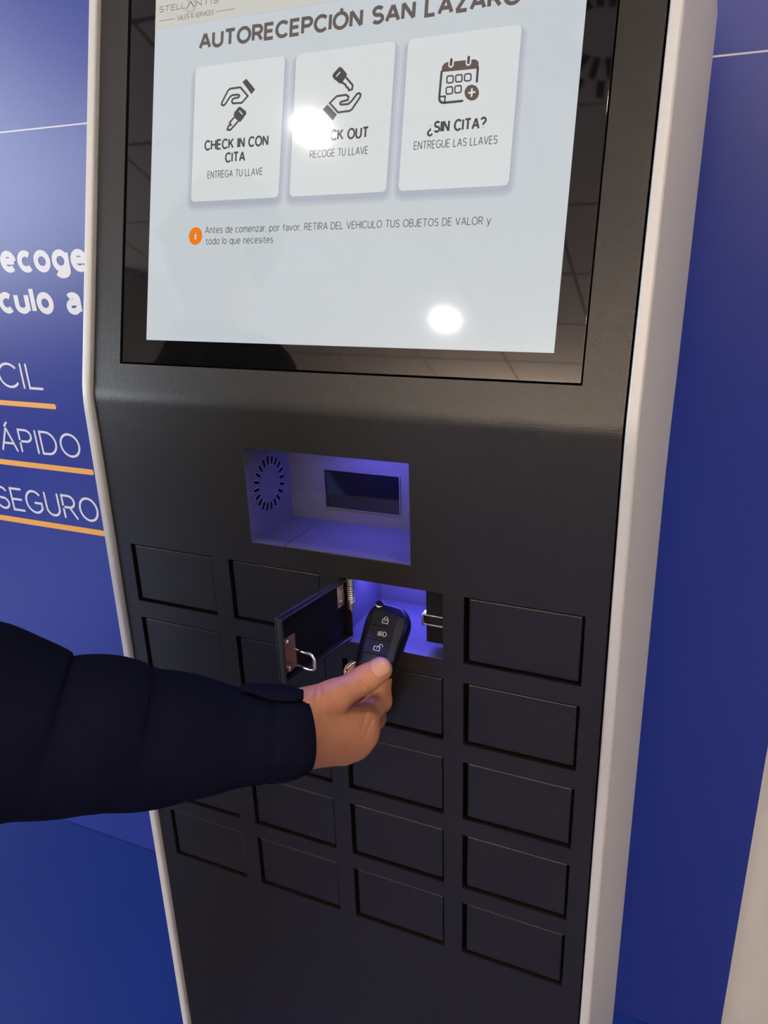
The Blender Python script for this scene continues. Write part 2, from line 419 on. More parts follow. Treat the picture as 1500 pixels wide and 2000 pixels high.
# swirl air diffuser in the ceiling (seen mirrored in the glass)
vent = empty('ceiling_vent', (VENT[0], VENT[1], CEIL))
tag(vent, 'square ceiling air diffuser with radial slots', 'air vent')
mk('plate', *box(VENT[0] - 0.295, VENT[0] + 0.295, VENT[1] - 0.295, VENT[1] + 0.295, CEIL - 0.004, CEIL + 0.012), M['tile'], vent)
for k in range(20):
    a = 2 * math.pi * k / 20
    for r0, r1, aa, w in ((0.10, 0.19, a, 0.020), (0.20, 0.275, a + math.pi / 20, 0.024)):
        c, s = math.cos(aa), math.sin(aa)
        fn = lambda q, t, z: (VENT[0] + q * c - t * s, VENT[1] + q * s + t * c, z)
        mk('slot', *box(r0, r1, -w / 2, w / 2, CEIL - 0.006, CEIL - 0.004, fn), M['slot'], vent)
for i, (x, y) in enumerate(LIGHTS):
    e = empty('downlight', (x, y, CEIL))
    tag(e, ['round ceiling downlight mirrored in the CHECK OUT card of the screen', 'round ceiling downlight mirrored low on the right of the screen', 'round ceiling downlight beside the air diffuser',
            'round ceiling downlight farthest behind the viewer on the right', 'round ceiling downlight above the wall lettering', 'round ceiling downlight above the right end of the blue wall'][i], 'downlight', 'round ceiling downlights')
    n = 32
    ring = [np.array([x + r * math.cos(2 * math.pi * k / n), y + r * math.sin(2 * math.pi * k / n), z]) for r, z in ((0.082, CEIL), (0.080, CEIL - 0.006), (0.056, CEIL - 0.008), (0.051, CEIL - 0.001)) for k in range(n)]
    fs = [(r * n + k, r * n + (k + 1) % n, (r + 1) * n + (k + 1) % n, (r + 1) * n + k) for r in range(3) for k in range(n)]
    mk('trim_ring', ring, fs, M['lamp_ring'], e, smooth=True)
    mk('diffuser', [np.array([x + 0.052 * math.cos(2 * math.pi * k / n), y + 0.052 * math.sin(2 * math.pi * k / n), CEIL - 0.002]) for k in range(n)], [tuple(reversed(range(n)))], M['lamp'], e)
    a = area('downlight_light', (x, y, CEIL - 0.012), (0, 0, 0), 0.10, 0, 9.5, (1.0, 0.93, 0.84), 'DISK')
    a.parent = e
    a.location = (0, 0, -0.012)
struct(mk('trim_1', *box(fx0, -2.9, fy0, -2.9, 2.1, CEIL - 0.001), M['frame']), 'dark lowered soffit in the far corner of the ceiling', 'soffit')
# added fill uplights with housings, outside the view, to brighten the ceiling
for i, (x, y, lab) in enumerate(((fx1 - 0.16, -4.3, 'added fill uplight at the right wall'), (-0.8, fy0 + 0.16, 'added fill uplight at the wall behind the viewer'), (1.3, fy0 + 0.16, 'added fill uplight behind the viewer near the right wall'))):
    e = empty('added_uplight', (x, y, 2.0))
    tag(e, lab, 'added fill lamp')
    back = (0.10, 0.0) if i == 0 else (0.0, -0.10)
    v, f = merge(box(x - 0.06, x + 0.06, y - 0.06, y + 0.06, 1.92, 1.99), box(x + (0.05 if i == 0 else -0.03), x + (0.16 if i == 0 else 0.03), y - (0.03 if i == 0 else 0.16), y + (0.03 if i == 0 else -0.05), 1.93, 1.98))
    mk('housing', v, f, M['lamp_ring'], e)
    a = area('ceiling_fill_light', (0, 0, 0), (math.pi, 0, 0), 0.11, 0, 138, (1.0, 0.91, 0.80), 'DISK')
    a.parent = e
    a.location = (0, 0, 0.0)

# ================================================================== kiosk
kiosk = empty('kiosk', (0.5 * W, 0.3 * W, 0))
tag(kiosk, 'black self-service key kiosk with silver sides, touch screen and small locker doors', 'kiosk')
COLS = [(0.0405, 0.2404), (0.2793, 0.4799), (0.5176, 0.7195), (0.7572, 0.9608)]
ROWS = [(0.3069, 0.4361), (0.4742, 0.6046), (0.6424, 0.7730), (0.8102, 0.9407), (0.9783, 1.1084)]
REC = (0.3375, 0.6608, 0.0803, 0.2637)
GL = (0.0666, 0.9325, 0.0607, 0.775)
LCD = (0.126, 0.886, 0.1067, 0.7145)
FLOOR_V = 2.82 / math.cos(TA)
TOP_V = 0.86
GAP = 0.004
def sheet():
    V, F, idx = [], [], {}
    def vert(key, p):
        if key not in idx:
            idx[key] = len(V); V.append(p)
        return idx[key]
    holes = [(c[0], c[1], r[0], r[1]) for c in COLS for r in ROWS] + [REC]
    us = sorted({GAP, 1 - GAP} | {x for h in holes for x in h[:2]})
    FB = 0.014
    vs = sorted({FB, FLOOR_V} | {x for h in holes for x in h[2:]})
    def inh(u, v, hs):
        return any(h[0] < u < h[1] and h[2] < v < h[3] for h in hs)
    for i in range(len(us) - 1):
        for j in range(len(vs) - 1):
            if inh((us[i] + us[i + 1]) / 2, (vs[j] + vs[j + 1]) / 2, holes):
                continue
            q = [(us[i], vs[j]), (us[i], vs[j + 1]), (us[i + 1], vs[j + 1]), (us[i + 1], vs[j])]
            F.append([vert(('l', a, b), LOW(a, b)) for a, b in q])
    uh = sorted({GL[0], GL[1]} | set(us))
    vh = sorted({FB, GL[2], GL[3], TOP_V})
    for i in range(len(uh) - 1):
        for j in range(len(vh) - 1):
            if inh((uh[i] + uh[i + 1]) / 2, (vh[j] + vh[j + 1]) / 2, [GL]):
                continue
            q = [(uh[i], vh[j]), (uh[i + 1], vh[j]), (uh[i + 1], vh[j + 1]), (uh[i], vh[j + 1])]
            F.append([vert(('u', a, b), UP(a, b)) for a, b in q])
    # soft fold between both faces
    N = 6
    prev = {}
    for k in range(N + 1):
        t = k / N
        f = lambda u: (1 - t) ** 2 * LOW(u, FB) + 2 * t * (1 - t) * LOW(u, 0) + t * t * UP(u, FB)
        cur = [vert(('f', u, k), f(u)) for u in (GAP, 1 - GAP)]
        if k:
            F.append([prev[0], prev[1], cur[1], cur[0]])
        prev = cur
    # walls of the cut-outs
    for (h, fn, dd) in [(h, LOW, 0.028) for h in holes if h != REC and not (h[0] == COLS[2][0] and h[2] == ROWS[0][0])] + [(GL, UP, 0.02)]:
        P = [(h[0], h[2]), (h[1], h[2]), (h[1], h[3]), (h[0], h[3])]
        for a, b in zip(P, P[1:] + P[:1]):
            k = len(V)
            V.extend([fn(*a, 0), fn(*b, 0), fn(*b, dd), fn(*a, dd)]); F.append([k, k + 1, k + 2, k + 3])
    for u in (GAP, 1 - GAP):
        for fn, v0, v1 in ((LOW, 0, FLOOR_V), (UP, 0, TOP_V)):
            k = len(V); V.extend([fn(u, v0, 0), fn(u, v1, 0), fn(u, v1, 0.02), fn(u, v0, 0.02)]); F.append([k, k + 1, k + 2, k + 3])
    return V, F
v, f = sheet()
fp = mk('front_panel', v, f, M['black_paint'], kiosk)
# cheeks
EO = 0.010
TH = 0.019
def cheek(x0, x1):
    pr = []
    def lowp(v, d): return LOW(0, v, d)[1:]
    def upp(v, d): return UP(0, v, d)[1:]
    front = [lowp(FLOOR_V, -EO), lowp(0.03, -EO)] + [(1 - t) ** 2 * lowp(0.03, -EO) + 2 * t * (1 - t) * (lowp(0, -EO) + upp(0, -EO)) / 2 + t * t * upp(0.03, -EO) for t in (0.25, 0.5, 0.75)] + [upp(0.03, -EO), upp(TOP_V + 0.02, -EO)]
    B0, B1 = 0.640, 0.690
    back = [upp(TOP_V + 0.02, B1), upp(0.12, B1)] + [(1 - t) ** 2 * upp(0.12, B1) + 2 * t * (1 - t) * (upp(-0.12, B1) + lowp(0.1, B0)) / 2 + t * t * lowp(0.30, B0) for t in (0.25, 0.5, 0.75)] + [lowp(0.30, B0), lowp(FLOOR_V, B0)]
    poly = front + back
    poly = [np.array([q[0], max(q[1], 0.0)]) for q in poly]
    n = len(poly)
    V = [np.array([x0 * W, q[0], q[1]]) for q in poly] + [np.array([x1 * W, q[0], q[1]]) for q in poly]
    F = [tuple(range(n)), tuple(reversed(range(n, 2 * n)))] + [(i, i + n, (i + 1) % n + n, (i + 1) % n) for i in range(n)]
    return V, F
mk('side_cheek', *cheek(-TH, 0.0), M['silver'], kiosk, bevel=0.0022)['label'] = 'left silver side cheek'
mk('side_cheek', *cheek(1.0, 1.0 + TH), M['silver'], kiosk, bevel=0.0022)['label'] = 'right silver side cheek'
# casing closing the back and the top
B0 = 0.60
cs = merge(box(0.001, 0.999, 0.0, FLOOR_V - 0.002, B0, B0 + 0.02, lambda u, v, d: LOW(u, v, d)), box(0.001, 0.999, 0.06, TOP_V, 0.64, 0.66, lambda u, v, d: UP(u, v, d)),
           box(0.001, 0.999, TOP_V - 0.012, TOP_V + 0.006, 0.0, 0.65, lambda u, v, d: UP(u, v, d)))
mk('rear_casing', *cs, M['casing'], kiosk)

# ---- closed locker doors (share one mesh)
dw, dh = 0.2004 - 0.008, 0.1300 - 0.0078
DT = 0.020
def door_mesh():
    v, f = box(-dw / 2 * W, dw / 2 * W, 0, DT * W, -dh / 2 * W, dh / 2 * W)
    me = bpy.data.meshes.new('locker_door')
    me.from_pydata([list(q) for q in v], [], f)
    me.materials.append(M['black_paint'])
    for p in me.polygons:
        p.use_smooth = True
    return me
me_door = door_mesh()
for ci, c in enumerate(COLS):
    for ri, r in enumerate(ROWS):
        if (ci, ri) == (2, 0):
            continue
        o = bpy.data.objects.new('locker_door', me_door)
        C.objects.link(o)
        o.parent = kiosk
        pos = LOW((c[0] + c[1]) / 2 + 0.0012, (r[0] + r[1]) / 2, 0.0045)
        o['_w'] = [float(x) for x in pos]
        o.location = pos - wpos(kiosk)
        o.rotation_euler = (TA, 0, 0)
        b = o.modifiers.new('bevel', 'BEVEL'); b.width = 0.0016; b.segments = 3; b.limit_method = 'ANGLE'
        wn = o.modifiers.new('wn', 'WEIGHTED_NORMAL')
# ---- open compartment
oc, orow = COLS[2], ROWS[0]
def liner(h, d0, d1):
    u0, u1, v0, v1 = h
    P = [LOW(u0, v0, d0), LOW(u1, v0, d0), LOW(u1, v1, d0), LOW(u0, v1, d0), LOW(u0, v0, d1), LOW(u1, v0, d1), LOW(u1, v1, d1), LOW(u0, v1, d1)]
    return P, [(0, 4, 5, 1), (1, 5, 6, 2), (2, 6, 7, 3), (3, 7, 4, 0), (4, 7, 6, 5)]
comp = mk('compartment', *liner((oc[0], oc[1], orow[0], orow[1]), 0.0, 0.185), M['liner'], kiosk)
comp['label'] = 'open key compartment lit blue inside'
LB = lambda u, v, d: LOW(u, v, d)
mk('led_strip', *box(oc[0] + 0.03, oc[1] - 0.04, orow[0] + 0.0005, orow[0] + 0.004, 0.100, 0.110, LB), M['led'], comp)
# latch block on the right of the opening
lv, lf = box(oc[1] - 0.037, oc[1] - 0.0005, orow[0] + 0.0005, orow[0] + 0.108, 0.016, 0.050, LB)
mk('latch_block', lv, lf, M['black_inner'], comp)
lt = merge(box(oc[1] - 0.038, oc[1] - 0.002, orow[0] + 0.048, orow[0] + 0.051, 0.004, 0.016, LB), box(oc[1] - 0.038, oc[1] - 0.002, orow[0] + 0.066, orow[0] + 0.069, 0.004, 0.016, LB),
           box(oc[1] - 0.041, oc[1] - 0.037, orow[0] + 0.048, orow[0] + 0.069, 0.002, 0.020, LB))
mk('latch_catch', *lt, M['chrome'], comp, bevel=0.0003)
# ---- open door: a shallow pan hinged on the left
H0 = np.array([0.5377, 0.0123]); H1 = np.array([0.5043, -0.1759])
ax = (H1 - H0) / np.linalg.norm(H1 - H0)            # hinge -> free edge, in (u, d)
ou = np.array([ax[1], -ax[0]])
if ou[0] > 0:
    ou = -ou                                         # outer face direction (to the left)
DL = 0.1915
DVT, DVB = 0.3110, 0.4320
def DOOR(s, v, t):                                   # s along door, v down, t toward the outer face
    q = H0 + ax * s + ou * t
    return LOW(q[0], v, q[1])
T = 0.0165
pan = merge(box(0, DL, DVT, DVB, T - 0.004, T, DOOR), box(0, DL, DVT, DVT + 0.003, 0, T - 0.004, DOOR), box(0, DL, DVB - 0.003, DVB, 0, T - 0.004, DOOR),
            box(0, 0.003, DVT + 0.003, DVB - 0.003, 0, T - 0.004, DOOR), box(DL - 0.003, DL, DVT + 0.003, DVB - 0.003, 0, T - 0.004, DOOR))
odoor = mk('locker_door', *pan, M['black_paint'], kiosk, bevel=0.0005)
odoor['label'] = 'open locker door seen from its inner side'
mk('inner_plate', *box(0.004, DL - 0.004, DVT + 0.004, DVB - 0.004, T - 0.0052, T - 0.0041, DOOR), M['black_inner'], odoor)
TI = T - 0.0052
# spring hinge
hg = merge(box(0.010, 0.030, DVT + 0.005, DVT + 0.052, TI - 0.0022, TI, DOOR))
mk('hinge_leaf', *hg, M['zinc'], odoor, bevel=0.0003)
for sv in (0.012, 0.042):
    c0 = DOOR(0.020, DVT + sv, TI - 0.0022); dirn = DOOR(0.020, DVT + sv, TI - 0.006) - c0
    mk('screw', *tube([c0, c0 + dirn * 0.9, c0 + dirn], [0.0019, 0.0019, 0.0010], 12), M['copper'], odoor, smooth=False)
hp = lambda v: DOOR(0.0050, v, -0.002)
mk('hinge_barrel', *merge(tube([hp(DVT - 0.002), hp(DVT + 0.012)], 0.0030, 12), tube([hp(DVT + 0.046), hp(DVT + 0.058)], 0.0032, 12), tube([hp(DVT + 0.058), hp(DVT + 0.068)], [0.0020, 0.0003], 12)), M['zinc'], odoor)
sp = []
for k in range(9 * 12 + 1):
    a = 2 * math.pi * k / 12; vv = DVT + 0.012 + 0.034 * k / (9 * 12)
    c0 = hp(vv); e1 = DOOR(1, 0, 0) - DOOR(0, 0, 0); e1 /= np.linalg.norm(e1); e2 = DOOR(0, 0, 1) - DOOR(0, 0, 0); e2 /= np.linalg.norm(e2)
    sp.append(c0 + 0.0024 * (math.cos(a) * e1 + math.sin(a) * e2))
mk('hinge_spring', *tube(sp, 0.0007, 6), M['zinc'], odoor, smooth=True)
# striker: copper plate, U-shaped loop, two screws
mk('striker_plate', *box(DL - 0.040, DL - 0.008, DVT + 0.045, DVB - 0.012, TI - 0.0020, TI, DOOR), M['copper'], odoor, bevel=0.0003)
s0 = DL - 0.018
loop = [DOOR(s0, DVT + 0.060, TI), DOOR(s0, DVT + 0.060, TI - 0.052), DOOR(s0, DVT + 0.062, TI - 0.057), DOOR(s0, DVT + 0.066, TI - 0.060), DOOR(s0, DVT + 0.084, TI - 0.060), DOOR(s0, DVT + 0.088, TI - 0.057), DOOR(s0, DVT + 0.090, TI - 0.052), DOOR(s0, DVT + 0.090, TI)]
mk('striker_loop', *tube(loop, 0.0012, 10), M['chrome'], odoor, smooth=True)
for sv in (0.050, 0.1015):
    c0 = DOOR(s0, DVT + sv, TI - 0.002); dirn = DOOR(s0, DVT + sv, TI - 0.007) - c0
    mk('screw', *tube([c0, c0 + dirn * 0.8, c0 + dirn], [0.0025, 0.0025, 0.0014], 12), M['chrome'], odoor)

# ---- scanner niche
ND = 0.1552
niche = mk('scanner_niche', *liner(REC, 0.0, ND), M['liner'], kiosk)
niche['label'] = 'recessed scanner niche lit blue inside'
mk('led_strip', *box(REC[0] + 0.04, REC[1] - 0.04, REC[2] + 0.0005, REC[2] + 0.004, 0.07, 0.08, LB), M['led'], niche)
mk('scanner_window', *box(0.4172, 0.5770, 0.1570, 0.2346, ND - 0.0012, ND + 0.004, LB), M['scanner_glass'], niche)
fr = merge(box(0.4152, 0.5790, 0.1550, 0.1572, ND - 0.0022, ND, LB), box(0.4152, 0.5790, 0.2344, 0.2366, ND - 0.0022, ND, LB),
           box(0.4152, 0.4174, 0.1572, 0.2344, ND - 0.0022, ND, LB), box(0.5768, 0.5790, 0.1572, 0.2344, ND - 0.0022, ND, LB))
mk('window_lip', *fr, M['liner'], niche)
mk('tray_plate', *box(REC[0] + 0.072, REC[1] - 0.001, REC[3] - 0.0022, REC[3] - 0.0003, 0.001, ND - 0.030, LB), M['liner'], niche, bevel=0.0002)
gp = merge(box(REC[0] + 0.0695, REC[0] + 0.072, REC[3] - 0.0010, REC[3] - 0.0002, 0.001, ND - 0.028, LB), box(REC[0] + 0.072, REC[1] - 0.02, REC[3] - 0.0010, REC[3] - 0.0002, ND - 0.030, ND - 0.0285, LB))
mk('tray_gap', *gp, M['slot'], niche)
for k in range(20):                                  # ring of speaker slots on the left wall
    a = 2 * math.pi * k / 20
    vc, dc, r0, r1, hw = 0.1700, 0.0760, 0.0385, 0.0545, 0.0030
    def SL(q, t, w, c=math.cos(a), s=math.sin(a)):
        return LOW(REC[0] + w, vc + q * s + t * c, dc + q * c - t * s)
    P = [(r0, -hw), (r1 - hw, -hw)] + [(r1 - hw + hw * math.cos(b), hw * math.sin(b)) for b in np.linspace(-1.2, 1.2, 5)] + [(r1 - hw, hw), (r0, hw)] + [(r0 - hw * 0.8, 0)]
    sl = mk('speaker_slot', *flat(P, [tuple(range(len(P)))], lambda q, t, w: SL(q, t, w), 0.0012), M['slot'], niche)
    # raised rim of the punched slot
    V, F = stroke(P, 0.0016, closed=True)
    k0 = mk('slot_rim', *flat(V, F, lambda q, t, w: SL(q, t, w), 0.0006), M['slot_rim'], niche)
# LED lamps inside niche and compartment
def led(name, P, sx, sy, power):
    l = bpy.data.lights.new(name, 'AREA'); l.shape = 'RECTANGLE'; l.size = sx; l.size_y = sy; l.energy = power; l.color = (0.13, 0.11, 1.0)
    o = bpy.data.objects.new(name, l); C.objects.link(o); o.parent = kiosk; o.location = P - wpos(kiosk); o.rotation_euler = (math.radians(12), 0, 0)
led('niche_light', LOW(0.55, REC[2] + 0.006, 0.075), 0.08, 0.010, 0.32)
led('compartment_light', LOW(0.60, orow[0] + 0.006, 0.105), 0.06, 0.008, 0.42)

# ---- display
disp = mk('display', *box(GL[0] + 0.0025, GL[1] - 0.0025, GL[2] + 0.0025, GL[3] - 0.0025, 0.003, 0.015, lambda u, v, d: UP(u, v, d)), M['bezel'], kiosk, bevel=0.0008)
disp['label'] = 'touch screen with black glass border showing the check-in page'
def rect2(u0, u1, v0, v1):
    return [(u0, v0), (u1, v0), (u1, v1), (u0, v1)], [(0, 1, 2, 3)]
D0 = 0.0027
def on(name, V2, F, m, layer):
    return mk(name, *flat(V2, F, UP, D0 - 0.00035 * layer), m, disp)
on('screen_page', *rect2(*LCD), M['ui_page'], 0)
HDR = 0.6485
on('page_header', *rect2(LCD[0], LCD[1], HDR, LCD[3]), M['ui_head'], 1)
on('header_line', *rect2(LCD[0], LCD[1], HDR - 0.0025, HDR), M['ui_sh'][0], 1)
def ut(s, u0, u1, base, cap, m, weight=0.105):
    return lettering('screen_text', s, u0, u1, base, cap, UP, D0 - 0.00035 * 4, M[m], disp, weight, None, (0.03 if weight > 0.19 else 0.05 if weight > 0.15 else 0.115) + weight)
for (u0, u1) in ((0.2175, 0.3975), (0.4190, 0.5960), (0.6172, 0.7955)):
    for k in range(5):                               # soft drop shadow drawn on the page
        e = 0.010 - 0.002 * k
        P = rrect(u0 - e, u1 + e, 0.3500 - 0.006 - e * 1.1, 0.5745 - 0.004 + e * 0.5, 0.008 + e)
        mk('card_shadow', *flat(P, [tuple(range(len(P)))], UP, D0 - 0.00035 - 0.00005 * (k + 1)), M['ui_sh'][k], disp)
    P = rrect(u0, u1, 0.3500, 0.5748, 0.008)
    mk('screen_card', *flat(P, [tuple(range(len(P)))], UP, D0 - 0.00035 * 3), M['ui_card'], disp)
ut('AUTORECEPCIÓN SAN LÁZARO', 0.2229, 0.7930, 0.6025, 0.0282, 'ui_title', 0.205)
ut('CHECK IN CON', 0.2424, 0.3731, 0.4345, 0.0178, 'ui_text', 0.18)
ut('CITA', 0.2865, 0.3284, 0.4117, 0.0176, 'ui_text', 0.18)
ut('ENTREGA TU LLAVE', 0.2512, 0.3646, 0.3876, 0.0124, 'ui_text2')
ut('CHECK OUT', 0.4546, 0.5596, 0.4338, 0.0178, 'ui_text', 0.18)
ut('RECOGE TU LLAVE', 0.4543, 0.5604, 0.4092, 0.0124, 'ui_text2')
ut('¿SIN CITA?', 0.6590, 0.7538, 0.4330, 0.0178, 'ui_text', 0.18)
ut('ENTREGUE LAS LLAVES', 0.6386, 0.7732, 0.4103, 0.0124, 'ui_text2')
ut('Antes de comenzar, por favor, RETIRA DEL VEHICULO TUS OBJETOS DE VALOR y', 0.2508, 0.7730, 0.2943, 0.0122, 'ui_text2')
ut('todo lo que necesites.', 0.2525, 0.3940, 0.2753, 0.0122, 'ui_text2')
ut('STELL', 0.1349, 0.1920, 0.6745, 0.0098, 'ui_title')
ut('NTIS', 0.2135, 0.2600, 0.6745, 0.0098, 'ui_title')
ut('SALES & SERVICES', 0.1747, 0.2513, 0.6565, 0.0078, 'ui_text2')
V, F = stroke([(0.1955, 0.6745), (0.2025, 0.6840), (0.2095, 0.6745)], 0.0016); on('logo_mark', V, F, M['ui_title'], 4)
for (u0, u1) in ((0.135, 0.170), (0.2565, 0.294)):
    on('logo_line', *rect2(u0, u1, 0.6600, 0.6608), M['ui_text2'], 4)
V, F = [], []
for k in range(22):
    a = math.radians(200 + 14 * k)
    for j in range(2):
        r = 0.0095 + 0.0028 * j; c = (0.2025 + r * math.cos(a), 0.6775 + r * math.sin(a)); s = 0.0006; q = len(V)
        V += [(c[0] - s, c[1] - s), (c[0] + s, c[1] - s), (c[0] + s, c[1] + s), (c[0] - s, c[1] + s)]; F.append((q, q + 1, q + 2, q + 3))
on('logo_dots', V, F, M['ui_text2'], 4)
on('header_block', *rect2(0.2650, 0.3000, 0.6870, 0.6990), M['ui_brown'], 4)
# info badge
P = [(0.2304 + 0.0145 * math.cos(2 * math.pi * k / 40), 0.2908 + 0.0195 * 0.78 * math.sin(2 * math.pi * k / 40)) for k in range(40)]
on('info_badge', P, [tuple(range(40))], M['ui_orange'], 4)
lettering('screen_text', 'i', 0.2290, 0.2320, 0.2828, 0.0158, UP, D0 - 0.00035 * 5, M['ui_card'], disp, 0.2)
# card icons
def ic(x0, y0, s):
    return lambda pts: [onup(x0 + x * s, y0 + y * s) for x, y in pts]
i12 = ic(360, 100, 0.28)
i3 = ic(760, 30, 0.18667)
SW = 0.0033
def istroke(f, pts, closed=False, w=SW, m='ui_text', layer=4):
    V, F = stroke(f(pts), w, closed); on('screen_icon', V, F, M[m], layer)
def ifill(f, pts, m='ui_text', layer=4):
    P = f(pts); on('screen_icon', P, [tuple(range(len(P)))], M[m], layer)
istroke(i12, [(256, 368), (262, 350), (302, 272), (318, 259), (388, 250), (440, 310), (398, 358), (336, 362), (328, 350), (332, 336), (345, 326), (375, 320), (382, 310), (375, 301), (332, 304), (315, 317), (282, 368), (268, 377)], True)
ifill(i12, [(402, 212), (430, 190), (491, 264), (465, 298)])
ifill(i12, [(341, 444), (345, 425), (375, 388), (388, 385), (428, 418), (430, 434), (395, 484), (382, 492), (345, 462)])
istroke(i12, [(383, 416), (402, 438)], w=0.002, m='ui_card', layer=5)
istroke(i12, [(340, 464), (312, 498), (322, 512), (304, 520), (297, 545), (318, 548), (370, 490)])
ifill(i12, [(1030, 172), (1036, 155), (1075, 110), (1092, 108), (1128, 150), (1132, 168), (1100, 215), (1084, 226), (1040, 190)])
istroke(i12, [(1060, 172), (1083, 146)], w=0.002, m='ui_card', layer=5)
istroke(i12, [(1128, 184), (1172, 235), (1168, 263), (1146, 271), (1140, 255), (1128, 246), (1120, 230), (1095, 214)])
istroke(i12, [(1012, 360), (1060, 312), (1125, 302), (1143, 315), (1138, 338), (1088, 352), (1084, 364), (1092, 371), (1142, 366), (1165, 345), (1202, 296), (1216, 290), (1227, 298), (1224, 318), (1165, 405), (1150, 414), (1070, 425)], True)
ifill(i12, [(963, 405), (995, 369), (1061, 440), (1033, 481)])
istroke(i3, [(546, 585), (522, 850), (524, 885), (540, 905), (565, 912), (762, 892)], w=0.0036)
istroke(i3, [(926, 540), (915, 688)], w=0.0036)
ifill(i3, [(544, 590), (552, 530), (575, 498), (610, 485), (890, 455), (920, 466), (935, 490), (932, 552)], 'ui_brown')
for a, b in (((650, 460), (645, 515)), ((832, 435), (828, 495))):
    istroke(i3, [a, b], w=0.0086, m='ui_card', layer=5)
    istroke(i3, [a, b], w=0.0040, layer=6)
for cx, cy in ((635, 666), (727, 655), (820, 645), (627, 782), (718, 770)):
    istroke(i3, [(cx + x, cy + y) for x, y in ((-33, -22), (-22, -34), (22, -39), (33, -30), (33, 22), (22, 34), (-22, 38), (-33, 30))], True, w=0.0022)
istroke(i3, [(533, 848), (584, 842), (578, 905)], w=0.0026)
ifill(i3, [(862 + 76 * math.cos(t), 805 + 83 * math.sin(t)) for t in np.linspace(0, 2 * math.pi, 33)[:-1]], 'ui_brown')
istroke(i3, [(832, 808), (893, 800)], w=0.0028, m='ui_card', layer=5)
istroke(i3, [(864, 768), (860, 842)], w=0.0028, m='ui_card', layer=5)

# ================================================================== key fob
FC = at(747, 1254, 0.615)
def nrm(a): return a / np.linalg.norm(a)
tl = math.radians(42)
FL = nrm(math.cos(tl) * (0.285 * CX + 0.958 * CY) - math.sin(tl) * CZ)         # long axis toward the tip
FW_ = 0.958 * CX - 0.285 * CY + 0.16 * CZ
FW = nrm(FW_ - FL * (FW_ @ FL))
FN = np.cross(FW, FL)                                                            # front face normal
if FN @ CZ < 0:
    FN = -FN
def FOB(a, b, c):                                                                # a across, b along, c toward the viewer, metres
    return FC + FW * a + FL * b + FN * c
fob = empty('key_fob', FC)
tag(fob, 'black flip car key fob with three buttons held at the open compartment', 'car key')
def fob_outline(k):                                                              # k: inset
    pts = []
    prof = [(-0.0105, -0.0285), (0.0105, -0.0285), (0.0150, -0.0235), (0.0168, -0.008), (0.0185, 0.010), (0.0190, 0.019), (0.0172, 0.0265), (0.0128, 0.0325), (0.0075, 0.0348), (-0.006, 0.0352), (-0.0115, 0.034), (-0.0155, 0.029), (-0.0172, 0.019), (-0.0170, 0.0), (-0.0160, -0.0235)]
    q = np.array(prof); n = len(q)
    for i in range(n):                                                           # Catmull-Rom
        p0, p1, p2, p3 = q[i - 1], q[i], q[(i + 1) % n], q[(i + 2) % n]
        for t in (0, 0.34, 0.67):
            pts.append(0.5 * ((2 * p1) + (-p0 + p2) * t + (2 * p0 - 5 * p1 + 4 * p2 - p3) * t * t + (-p0 + 3 * p1 - 3 * p2 + p3) * t ** 3))
    pts = np.array(pts)
    return pts * (1 - k / 0.0182)[None] if hasattr(k, '__len__') else pts * np.array([1 - k / 0.0182, 1 - k / 0.036])
rings = [(0.0042, -0.0078), (0.0012, -0.0066), (0.0, -0.0040), (0.0, 0.0005), (0.0007, 0.0024), (0.0028, 0.0054), (0.0044, 0.0064), (0.0056, 0.0067)]
V, F = [], []
for k, z in rings:
    V += [FOB(x, y, z) for x, y in fob_outline(k)]
n = len(fob_outline(0))
for i in range(len(rings) - 1):
    for k in range(n):
        F.append((i * n + k, i * n + (k + 1) % n, (i + 1) * n + (k + 1) % n, (i + 1) * n + k))
F.append(tuple(reversed(range(n)))); F.append(tuple((len(rings) - 1) * n + k for k in range(n)))
mk('shell', V, F, M['fob'], fob, smooth=True)
# chrome seam line around the shell
mk('trim_line', *tube([FOB(x * 1.004, y * 1.004, -0.0012) for x, y in fob_outline(0)], 0.00035, 6, closed=True), M['fob_pad'], fob, smooth=True)
for b0, b1 in ((0.0096, 0.0218), (-0.0036, 0.0086), (-0.0168, -0.0046)):
    P = rrect(-0.0125, 0.0072, b0, b1, 0.0012)
    v, f = prism(P, lambda a, b, c: FOB(a, b, c), 0.0072, 0.0060)
    mk('button', v, f, M['fob_pad'], fob)
P = rrect(0.0080, 0.0120, -0.020, 0.0218, 0.0012)
mk('grip_strip', *prism(P, lambda a, b, c: FOB(a, b, c), 0.0070, 0.0060), M['fob'], fob)
mk('groove', *prism([(-0.0125, 0.0228), (0.0115, 0.0228), (0.0115, 0.0234), (-0.0125, 0.0234)], lambda a, b, c: FOB(a, b, c), 0.0068, 0.0060), M['black_inner'], fob)
def fp_(pts, w, closed=False):
    V, F = stroke(pts, w, closed); return [FOB(x, y, 0.00735) for x, y in V], F
def circ(cx, cy, r, a0=0, a1=360, n=14):
    return [(cx + r * math.cos(math.radians(a0 + (a1 - a0) * k / n)), cy + r * math.sin(math.radians(a0 + (a1 - a0) * k / n))) for k in range(n + 1)]
sw = 0.00042
bx, by = -0.0015, 0.0157
body = lambda x, y: [(x - 0.0022, y - 0.0030), (x + 0.0022, y - 0.0030), (x + 0.0022, y + 0.0006), (x - 0.0022, y + 0.0006)]
